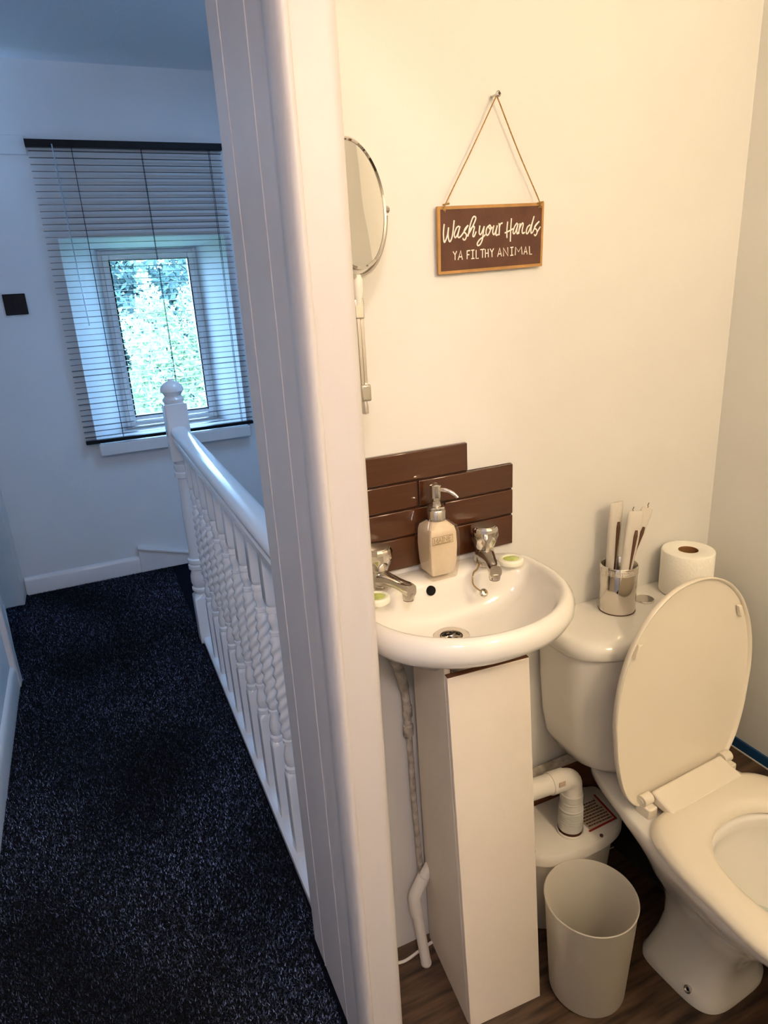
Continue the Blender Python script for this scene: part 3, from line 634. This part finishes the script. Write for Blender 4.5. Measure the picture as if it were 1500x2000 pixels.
# bare chipboard shows along the top edges
MB().hexa([(0.4738,0.8768,0.8615),(0.6358,0.8718,0.8575),(0.6368,0.8825,0.8575),(0.4748,0.8875,0.8615)], [(0.4738,0.8768,0.8635),(0.6358,0.8718,0.8595),(0.6368,0.8825,0.8595),(0.4748,0.8875,0.8635)]).build('bare_edge', 'raw_board', fp, smooth=0)
MB().hexa([(0.4862,0.889,0.70),(0.4885,0.889,0.70),(0.508,1.06,0.70),(0.506,1.06,0.70)], [(0.4858,0.889,0.872),(0.4880,0.889,0.872),(0.505,1.05,0.826),(0.5035,1.05,0.826)]).build('bare_face', 'raw_board', lp_, smooth=0)
MB().hexa([(0.628,0.886,0.70),(0.630,0.886,0.70),(0.648,1.06,0.70),(0.646,1.06,0.70)], [(0.6225,0.886,0.864),(0.6245,0.886,0.864),(0.6425,1.05,0.826),(0.6405,1.05,0.826)]).build('bare_face', 'raw_board', rp_, smooth=0)
# pipework left of the boxing
wp = thing('water_pipe', 'thin dirty pipe running down the wall left of the boxing', 'pipe', (0.495, 1.085, 0.3))
MB().tube(catmull([(0.452,1.075,0.835),(0.466,1.08,0.80),(0.481,1.085,0.745),(0.489,1.088,0.70),(0.492,1.09,0.66)], 6), [0.013]*8+[0.011]*8+[0.009]*9, 12).build('flexible_hose', 'dirty_pipe', wp)
MB().lathe([(.008,.645),(.0105,.648),(.0105,.672),(.008,.675),(.008,.60),(.0115,.603),(.0115,.625),(.008,.628)], (0.4925,1.09,0), 14).build('pipe_fitting', 'dirty_pipe', wp)
MB().tube([(0.4925,1.09,0.66),(0.497,1.09,0.45),(0.506,1.09,0.20)], 0.0065, 10).build('riser', 'dirty_pipe', wp)
ow = thing('waste_pipe', 'white plastic waste pipe with an elbow beside the boxing', 'pipe', (0.484, 1.06, 0))
MB().tube([(0.545,1.075,0.285),(0.4905,1.068,0.212)], 0.0125, 14).build('pipe_run', 'pipe_plastic', ow)
MB().tube(catmull([(0.5035,1.070,0.230),(0.488,1.068,0.208),(0.4765,1.066,0.190),(0.4755,1.064,0.172),(0.4775,1.062,0.140)], 5), 0.0148, 14).build('elbow', 'pipe_plastic', ow)
MB().tube([(0.477,1.063,0.16),(0.487,1.045,0.001)], 0.0120, 14).build('downpipe', 'pipe_plastic', ow)
MB().lathe([(0.001,0),(0.0125,0.001),(0.0125,0.006),(0.001,0.008)], (0.487,1.045,0), 14).build('end_cap', 'pipe_plastic', ow)
tag(MB().tube(catmull([(0.40,1.085,0.004),(0.44,1.070,0.004),(0.49,1.078,0.004),(0.535,1.086,0.004),(0.60,1.10,0.004),(0.70,1.08,0.004),(0.80,1.06,0.004)], 6), 0.0035, 8).build('floor_cable', 'pipe_plastic'), 'thin white cable lying on the floor along the back wall', 'cable')

# ------------------------------------------------------------------ macerator, its outlet, bin
mac = thing('macerator_pump', 'cream plastic macerator unit on the floor behind the bin', 'macerator', (0.87, 1.03, 0))
def mr(z, a, yf, yb=1.095, e=2.6): return sellipse(0.862, 1.035, z, a, 1.035-yf, yb-1.035, e, 8, 56)
MB().loft([mr(0.0,.105,.985), mr(.01,.112,.975), mr(.22,.128,.958), mr(.238,.130,.956)]).build('tank', 'pipe_plastic', mac, smooth=40)
ml = MB().loft([mr(.235,.142,.945), mr(.238,.146,.941), mr(.258,.146,.941), mr(.266,.142,.945), mr(.270,.126,.962), mr(.2715,.122,.966)]).build('tank_lid', 'pipe_plastic', mac, smooth=40)
for px_, py_ in ((0.905,0.9515),(0.740,0.985)):
    MB().lathe([(.0042,.262),(.0042,.2695),(.0015,.2695),(.0015,.266)], (px_, py_, 0), 12, None, True, True).build('lid_screw', 'dark_print', ml)
lbp = MB().hexa([(0.888,1.010,.2715),(0.890,0.972,.2715),(0.966,0.976,.2715),(0.972,1.055,.2715)], [(0.888,1.010,.2722),(0.890,0.972,.2722),(0.966,0.976,.2722),(0.972,1.055,.2722)]).build('warning_label', 'label_paper', ml, smooth=0)
rd = MB()
rd.hexa([(0.885,0.968,.2722),(0.970,0.972,.2722),(0.970,0.977,.2722),(0.885,0.973,.2722)], [(0.885,0.968,.2727),(0.970,0.972,.2727),(0.970,0.977,.2727),(0.885,0.973,.2727)])
rd.hexa([(0.965,0.973,.2722),(0.970,0.973,.2722),(0.977,1.058,.2722),(0.972,1.058,.2722)], [(0.965,0.973,.2727),(0.970,0.973,.2727),(0.977,1.058,.2727),(0.972,1.058,.2727)])
rd.build('label_border', 'red_print', lbp, smooth=0)
tx = MB()
for k in range(8):
    yy = 0.981+k*0.0085; xx = 0.894
    while xx < 0.960:
        l_ = random.uniform(0.003, 0.009); tx.box(xx, min(xx+l_, 0.964), yy, yy+0.0036, .2722, .2726); xx += l_+0.0015
tx.build('label_print', 'dark_print', lbp, smooth=0)
tx = MB()
for k in range(6): tx.box(0.990+k*0.0030, 0.9915+k*0.0030, 0.995+k*0.003, 1.022+k*0.003, .2685, .2692)
tx.build('vent_marks', 'dark_print', ml, smooth=0)
op = thing('outlet_pipe', 'white horizontal outlet pipe with corrugated boot on the macerator', 'pipe', (0.85, 0.995, 0.27))
OC = (0.850, 0.995)
MB().tube([(0.660,1.000,0.432),(0.806,0.997,0.425)], 0.0225, 24).build('pipe_run', 'pipe_plastic', op)
MB().tube([(0.788,0.9975,0.426),(0.828,0.9965,0.424)], [0.0252, 0.0252], 24).build('socket', 'pipe_plastic', op)
MB().tube(catmull([(0.815,0.9968,0.4245),(0.836,0.996,0.4225),(0.848,0.9955,0.412),(0.850,0.995,0.392),(0.850,0.995,0.372)], 5), 0.0232, 24).build('elbow', 'pipe_plastic', op)
prof = [(.0235,.384),(.0262,.382),(.0262,.366),(.0245,.364)]
prof += [(.0262,.360),(.0245,.357),(.0262,.354),(.0270,.345)]
z = .343
while z > .304: prof += [(.0285,z),(.0285,z-.0035),(.0255,z-.0045),(.0255,z-.0055)]; z -= .0062
prof += [(.0280,.302),(.0285,.286),(.0275,.284)]
MB().lathe(prof[::-1], (*OC, 0), 32, None, False, False).build('corrugated_boot', 'boot_plastic', op, smooth=25)
MB().lathe([(.030,.270),(.0315,.272),(.0315,.277),(.0295,.279)], (*OC, 0), 32, None, False, False).build('clamp_ring', 'pipe_plastic', op)
MB().lathe([(.0255,.270),(.0255,.290)], (*OC, 0), 28, None, True, True).build('spigot', 'raw_board', op)
MB().box(0.796,0.812,0.9705,0.9725,0.432,0.444).build('pipe_sticker', 'label_paper', op, smooth=0)
tag(MB().tube(catmull([(0.66,1.086,0.380),(0.80,1.087,0.379),(0.90,1.087,0.381),(1.02,1.087,0.380)], 4), 0.0115, 12).build('wall_pipe', 'dirty_pipe'), 'white painted pipe running along the wall behind the macerator', 'pipe')

bi = thing('waste_bin', 'frosted plastic waste bin on the floor between boxing and toilet', 'bin', (0.785, 0.845, 0))
MB().lathe([(.072,.003),(.078,.001),(.081,.006),(.0955,.250),(.0975,.2525),(.0960,.2540),(.0940,.2525),(.0795,.010),(.070,.006),(.001,.006)], (0.785, 0.845, 0), 64, None, True, True).build('bin_body', 'frosted_plastic', bi, smooth=60)

# ------------------------------------------------------------------ toilet
TX, TY, TA = 1.045, 0.862, 0.072
to = thing('toilet', 'cream white close coupled toilet with its lid raised', 'toilet', (TX, TY, 0))
cT, sT = math.cos(TA), math.sin(TA)
def tw(p): return (TX + p[0]*cT - p[1]*sT, TY + p[0]*sT + p[1]*cT, p[2])
def tring(z, a, yf, yb, nf=2.2, nb=3.0, yc=None, n=72, tp=0.0):
    yc = (yf*0.45+yb*0.55) if yc is None else yc
    return [tw((p[0]*(1-tp*max(0, (p[1]-yc)/(yb-yc))**1.2), p[1], p[2])) for p in sellipse(0, yc, z, a, yc-yf, yb-yc, nf, nb, n)]
pan = MB().loft([tring(0.0,.108,-.195,.005,4,5), tring(.016,.108,-.195,.005,4,5), tring(.032,.100,-.185,-.002,3.5,5), tring(.08,.084,-.185,-.012,3,4), tring(.13,.078,-.20,-.02,2.8,4), tring(.18,.084,-.235,-.02,2.5,4), tring(.23,.104,-.30,-.015,2.3,4), tring(.28,.135,-.375,.0,2.2,4),
                 tring(.32,.163,-.435,.03,2.2,4,None,72,.15), tring(.350,.184,-.470,.10,2.2,4,-.20,72,.30), tring(.368,.196,-.490,.18,2.2,5,-.24,72,.42), tring(.385,.202,-.498,.20,2.2,6,-.26,72,.42), tring(.400,.202,-.498,.20,2.2,6,-.26,72,.42), tring(.406,.196,-.490,.195,2.2,6,-.26,72,.42),
                 tring(.406,.150,-.448,-.110,2.1,2.2,-.27), tring(.398,.142,-.440,-.117,2.1,2.2,-.27), tring(.37,.150,-.444,-.110,2.1,2.2,-.27), tring(.345,.148,-.435,-.113,2.1,2.2,-.27), tring(.30,.126,-.375,-.130,2.1,2.2,-.25), tring(.25,.095,-.33,-.145,2.1,2.2,-.235), tring(.215,.060,-.28,-.15,2,2,-.21), tring(.20,.03,-.24,-.17,2,2,-.205)])
pan.build('pan', 'ceramic', to, smooth=60)
MB().loft([tring(.217,.060,-.282,-.150,2,2,-.21), tring(.2175,.060,-.282,-.150,2,2,-.21)]).build('water', 'window_glass', to, smooth=0)
bh = tw((-0.100,-0.135,0.030))
btm = Matrix.Rotation(math.radians(-70), 4, 'Y')
MB().lathe([(.0062,-.004),(.0085,.002),(.0085,.005),(.0062,.006),(.0045,.0035),(.001,.003)], bh, 16, btm).build('floor_bolt', 'satin_chrome', to)
MB().lathe([(.0035,.0038),(.001,.0042)], bh, 12, btm).build('bolt_hole', 'black_rubber', to)
# seat ring
def seat_o(z, d=0.0):
    r = []
    for j in range(96):
        t = 2*PI*j/96; c, q = math.cos(t), math.sin(t)
        if q < 0: x = math.copysign(abs(c)**(2/2.15), c)*(.218-d); y = -.300 - abs(q)**(2/2.15)*(.218-d)
        else:
            fq = abs(q)**(2/6.0); x = math.copysign(abs(c)**(2/6.0), c)*(.218-d)*(1-0.17*fq**1.2); y = -.300 + fq*(.272-d)
        r.append(tw((x, y, z)))
    return r
def seat_i(z, d=0.0):
    r = []
    for j in range(96):
        t = 2*PI*j/96; c, q = math.cos(t), math.sin(t)
        y = -.285 + (q*(.150+d) if q < 0 else abs(q)**.84*(.174+d))
        r.append(tw((math.copysign(abs(c)**.84, c)*(.138+d), y, z)))
    return r
seat = MB().loft([seat_o(.412,.010), seat_o(.409,.004), seat_o(.415,.0), seat_o(.424,.004), seat_o(.431,.016), seat_o(.434,.034), seat_i(.434,.022), seat_i(.431,.010), seat_i(.424,.002), seat_i(.412,.0), seat_i(.409,.006), seat_o(.4095,.02)], False, False)
so2 = seat.build('seat', 'seat_plastic', to, smooth=60)
# raised bridge across the back of the seat, hinge lugs
def hb(x0, x1, ya, yb, za, zb_, name, m='seat_plastic', par=None, bev=0.004):
    return MB().hexa([tw((x0,ya,za)),tw((x1,ya,za)),tw((x1,yb,za)),tw((x0,yb,za))], [tw((x0,ya,zb_)),tw((x1,ya,zb_)),tw((x1,yb,zb_)),tw((x0,yb,zb_))]).build(name, m, par or to, bevel=bev, bseg=3)
MB().hexa([tw((-.100,-.062,.420)),tw((.125,-.062,.420)),tw((.125,.008,.420)),tw((-.100,.008,.420))], [tw((-.098,-.052,.434)),tw((.123,-.052,.434)),tw((.123,.004,.449)),tw((-.098,.004,.449))]).build('hinge_bridge', 'seat_plastic', so2, bevel=0.005, bseg=3)
for sx in (-.117, .137):
    MB().tube([tw((sx-.0125,.001,.4385)), tw((sx+.0125,.001,.4385))], 0.0125, 18).build('hinge_barrel', 'seat_plastic', so2, smooth=40)
    MB().tube([tw((sx-.0140,.001,.4385)), tw((sx-.0120,.001,.4385))], 0.005, 14).build('hinge_pin', 'pipe_plastic', so2)
    hb(sx-.013, sx+.013, -.022, .016, .404, .430, 'hinge_lug', par=so2)
# raised lid
LT = math.radians(1.6)
def lidp(u, v, w):      # u across, v up the lid, w towards the viewer
    y = .012 + v*math.sin(LT) - w*math.cos(LT); z = .430 + v*math.cos(LT) + w*math.sin(LT)
    return tw((u, y, z))
def lid_o(w, d=0.0, n=96):
    r = []
    for j in range(n):
        t = 2*PI*j/n; c, q = math.cos(t), math.sin(t)
        if q > 0: u = math.copysign(abs(c)**(2/2.15), c)*(.207-d); v = .215 + abs(q)**(2/2.15)*(.262-d)
        else: fq = abs(q)**(2/5.0); u = math.copysign(abs(c)**(2/5.0), c)*(.207-d)*(1-.20*fq**1.5); v = .215 - fq*(.238-d)
        r.append(lidp(u, v, w))
    return r
ld = MB().loft([lid_o(-.010,.030), lid_o(-.009,.010), lid_o(-.004,.001), lid_o(.006,.0), lid_o(.0075,.0015), lid_o(.0065,.0045), lid_o(.0005,.0065), lid_o(-.0015,.020), lid_o(-.004,.05), lid_o(-.0045,.12)]).build('lid', 'seat_plastic', to, smooth=60)
for u, v, r_ in ((-.158,.368,.45),(.158,.368,-.45),):
    MB().hexa([lidp(u-.006,v-.014,-.001),lidp(u+.004,v-.014,-.001),lidp(u+.010*(1 if u<0 else -1)+.004,v+.014,-.001),lidp(u+.010*(1 if u<0 else -1)-.006,v+.014,-.001)],
              [lidp(u-.006,v-.014,.009),lidp(u+.004,v-.014,.009),lidp(u+.010*(1 if u<0 else -1)+.004,v+.014,.009),lidp(u+.010*(1 if u<0 else -1)-.006,v+.014,.009)]).build('lid_buffer', 'seat_plastic', ld, bevel=0.002)
# cistern (square to the wall)
CX = 1.052
def cr(z, a, yf, nf=3.1, yb=1.1085): return sellipse(CX, 1.04, z, a, 1.04-yf, yb-1.04, nf, 10, 72)
MB().loft([cr(.408,.085,.970), cr(.412,.115,.958), cr(.425,.150,.945), cr(.45,.182,.935), cr(.49,.203,.928), cr(.55,.215,.924), cr(.65,.224,.920), cr(.745,.228,.918)]).build('cistern', 'ceramic', to, smooth=60)
cl = MB().loft([cr(.742,.230,.916), cr(.744,.236,.910), cr(.752,.240,.906), cr(.766,.240,.906), cr(.777,.235,.910), cr(.782,.226,.918), cr(.7835,.212,.930), cr(.784,.15,.96)]).build('cistern_lid', 'ceramic', to, smooth=60)
MB().lathe([(.022,.7835),(.022,.7865),(.020,.788),(.001,.7885)], (1.082,1.048,0), 32).build('flush_button', 'chrome', cl)
# rubber sleeve from pan to macerator
MB().tube(catmull([tw((0.0,-.05,.185)), tw((0.0,.06,.18)), (1.045,0.985,0.17), (1.045,1.03,0.165)], 5), 0.052, 24).build('rubber_sleeve', 'black_rubber', to)

# ------------------------------------------------------------------ things on the cistern
ZC = 0.7842
cup = thing('chrome_tumbler', 'shiny chrome tumbler with a glittering band on the cistern lid', 'tumbler', (1.000, 1.047, ZC))
cc = (1.000, 1.047)
MB().lathe([(.0005,.001),(.0385,.001),(.0395,.003),(.0395,.108),(.0385,.110),(.0370,.108),(.0370,.006),(.0005,.006)], (*cc, ZC), 48).build('cup_body', 'chrome', cup, smooth=50)
MB().lathe([(.0390,.0),(.0398,.0005),(.0398,.0026),(.0392,.003)], (*cc, ZC), 48, None, False, False).build('base_rim', 'dark_print', cup)
g = MB()
for k in range(4):
    for j in range(72):
        t = 2*PI*(j+0.0)/72; rr = .0406; zz = ZC+.0935+k*.0034
        c, s_ = math.cos(t), math.sin(t); e = .00145
        q = [(cc[0]+.0393*c - s_*e*a_, cc[1]+.0393*s_ + c*e*a_, zz+e*b_) for a_, b_ in ((-1,-1),(1,-1),(1,1),(-1,1))]
        i = len(g.v); g.v += q + [(cc[0]+rr*c, cc[1]+rr*s_, zz)]
        g.f += [(i,i+1,i+4),(i+1,i+2,i+4),(i+2,i+3,i+4),(i+3,i,i+4)]
go = g.build('gem_band', 'gem', cup, smooth=0); go['kind'] = 'stuff'
# wrapped sticks: frosted sleeve, dark stick inside, dark wick ends
def stick(bot, top, w_, label, yaw):
    t = thing('wrapped_stick', label, 'wrapped stick', bot, 'wrapped sticks in the tumbler')
    b_, p_ = Vector(bot), Vector(top); ax = (p_-b_).normalized()
    sd_ = Vector((math.cos(yaw), math.sin(yaw), 0)); sd_ = (sd_-ax*sd_.dot(ax)).normalized(); fw = ax.cross(sd_)
    rings = []
    for k, (f_, sw_, sf) in enumerate(((0,.50,.8),(.1,.60,1),(.35,.75,1),(.7,.95,1),(.9,1.0,.9),(.97,1.05,.6),(1.0,1.0,.25))):
        rings.append([tuple(b_+(p_-b_)*f_ + sd_*(w_*sw_*math.cos(2*PI*j/16)) + fw*(w_*0.50*sf*math.sin(2*PI*j/16))) for j in range(16)])
    MB().loft(rings).build('sleeve', 'sleeve_film', t, smooth=50)
    d0 = b_ + (p_-b_)*0.10 - fw*(w_*0.42); d1_ = b_ + (p_-b_)*0.82 - fw*(w_*0.47)
    if d0.y > b_.y: d0 = b_ + (p_-b_)*0.10 + fw*(w_*0.42); d1_ = b_ + (p_-b_)*0.82 + fw*(w_*0.47)
    MB().tube([d0 + (d1_-d0)*f_ for f_ in (0,.5,.75,.92,1)], [.0022,.0026,.0042,.0050,.0032], 10).build('dark_stick', 'dark_stick', t)
    return t, p_, sd_
t1, p1, s1 = stick((0.990,1.064,ZC+.008), (1.001,1.066,1.030), .0190, 'leftmost frosted wrapped stick in the chrome tumbler', 0.1)
t2, p2, s2 = stick((0.990,1.029,ZC+.008), (1.026,1.034,1.014), .0200, 'middle frosted wrapped stick with a dark stick inside in the tumbler', 0.0)
t3, p3, s3 = stick((0.982,1.048,ZC+.008), (1.074,1.050,1.008), .0175, 'rightmost frosted wrapped stick leaning over the tumbler edge', 0.05)
for p_, t_, dx in ((p2, t2, -.012), (p3, t3, -.002)):
    w0 = p_ + Vector((dx, 0, -.003))
    MB().tube([w0, w0+Vector((.002,-.001,.006)), w0+Vector((.0005,-.001,.009)), w0+Vector((.004,-.001,.014))], .0008, 6).build('wick', 'dark_stick', t_)
rl = thing('toilet_roll', 'white toilet roll standing on end on the cistern lid', 'toilet roll', (1.195, 1.038, ZC))
rc = (1.197, 1.040, ZC)
MB().lathe([(.0215,.001),(.056,.001),(.0575,.003),(.0575,.1000),(.056,.1025),(.0530,.1030),(.0235,.1030),(.0215,.1015)], rc, 64, None, False, False).build('paper', 'tissue', rl, smooth=50)
MB().lathe([(.0216,.001),(.0216,.1020),(.0204,.1020),(.0204,.001)], rc, 40, None, False, False).build('core', 'cardboard', rl, smooth=50)

# ------------------------------------------------------------------ bathroom ceiling lamp
LX, LYY, LZ = 0.86, -0.38, 1.98
lm = thing('pendant_lamp', 'white globe pendant lamp in the bathroom', 'lamp', (LX, LYY, CZ))
MB().lathe([(0.05,0.0),(0.05,-0.012),(0.02,-0.022)], (LX,LYY,CZ), 32).build('ceiling_rose', 'upvc', lm)
MB().tube([(LX,LYY,CZ-.02),(LX,LYY,LZ+.12)], 0.004, 8).build('flex', 'upvc', lm)
MB().lathe([(0.022,.15),(0.024,.10),(0.045,.098)], (LX,LYY,LZ), 24).build('lamp_holder', 'upvc', lm)
MB().lathe([(0.11*math.sin(t*PI/16)+.0005, 0.11*math.cos(t*PI/16)) for t in range(17)], (LX,LYY,LZ), 36).build('globe', 'lamp_diffuser', lm)

# ------------------------------------------------------------------ landing ceiling lamp (behind the viewer)
m = MATS['lamp_diffuser'].copy(); m.name = 'landing_diffuser'; MATS['landing_diffuser'] = m
m.node_tree.nodes['Principled BSDF'].inputs['Emission Color'].default_value = (*HALL_COL, 1)
m.node_tree.nodes['Principled BSDF'].inputs['Emission Strength'].default_value = HALL_STR
hl = thing('ceiling_lamp', 'round flush ceiling lamp on the landing', 'lamp', (-0.28, -0.95, CZ))
MB().lathe([(0.16,0.0),(0.16,-0.022),(0.15,-0.026)], (-0.28,-0.95,CZ), 40).build('lamp_base', 'upvc', hl)
MB().lathe([(0.150,-0.026),(0.146,-0.045),(0.125,-0.070),(0.08,-0.088),(0.02,-0.094),(0.001,-0.094)], (-0.28,-0.95,CZ), 40, None, True, True).build('diffuser', 'landing_diffuser', hl)

# ------------------------------------------------------------------ outside the window
struct(MB().box(-30, 30, 4.3, 60, -3.2, -2.9).build('ground_garden', 'lawn', smooth=0))
def leaves(name, label, cen, rad, n, size, m, trunk_h):
    t = thing(name, label, 'shrub' if 'shrub' in name else 'tree', (cen[0], cen[1], -2.9))
    u = RNG.normal(size=(n, 3)); u /= np.linalg.norm(u, axis=1, keepdims=True)
    rr = (0.55 + 0.45*RNG.random(n)**0.6)
    lump = 1 + 0.16*np.sin(u[:,0]*7+1)*np.sin(u[:,2]*6) + 0.10*np.sin(u[:,0]*15+u[:,2]*13)
    c = u*rr[:,None]*lump[:,None]*np.array(rad) + np.array(cen)
    a = RNG.normal(size=(n, 3)); a /= np.linalg.norm(a, axis=1, keepdims=True)
    b = np.cross(a, RNG.normal(size=(n, 3))); b /= np.linalg.norm(b, axis=1, keepdims=True)
    s_ = size*(0.6+0.8*RNG.random(n))[:,None]
    V = np.stack([c-a*s_, c+b*s_*0.45, c+a*s_, c-b*s_*0.45], 1).reshape(-1, 3) - np.array([cen[0], cen[1], -2.9])
    me = bpy.data.meshes.new('foliage'); me.from_pydata(V.tolist(), [], [tuple(range(4*i, 4*i+4)) for i in range(n)]); me.materials.append(MATS[m])
    o = bpy.data.objects.new('foliage', me); COL.objects.link(o); o.parent = t; o['kind'] = 'stuff'
    MB().tube([(cen[0],cen[1],-2.95),(cen[0]+.05,cen[1],cen[2]-rad[2]*0.3),(cen[0],cen[1],cen[2]+rad[2]*0.3)], [0.10,0.07,0.03], 8).build('trunk', 'bark', t)
leaves('garden_shrub', 'pale green bushy shrub filling the window view', (1.35, 9.5, -0.55), (1.25, 0.9, 2.15), 26000, 0.042, 'pale_leaf', 2)
leaves('garden_shrub', 'darker green shrub low at the left of the window view', (0.10, 7.2, -1.1), (0.75, 0.7, 2.1), 12000, 0.036, 'hedge_leaf', 2)
leaves('distant_tree', 'hazy dark tree far beyond the shrubs outside the window', (1.2, 22, 0.2), (3.2, 1.6, 2.6), 14000, 0.15, 'far_leaf', 3)
for o in bpy.data.objects:
    if '_loc' in o: del o['_loc']
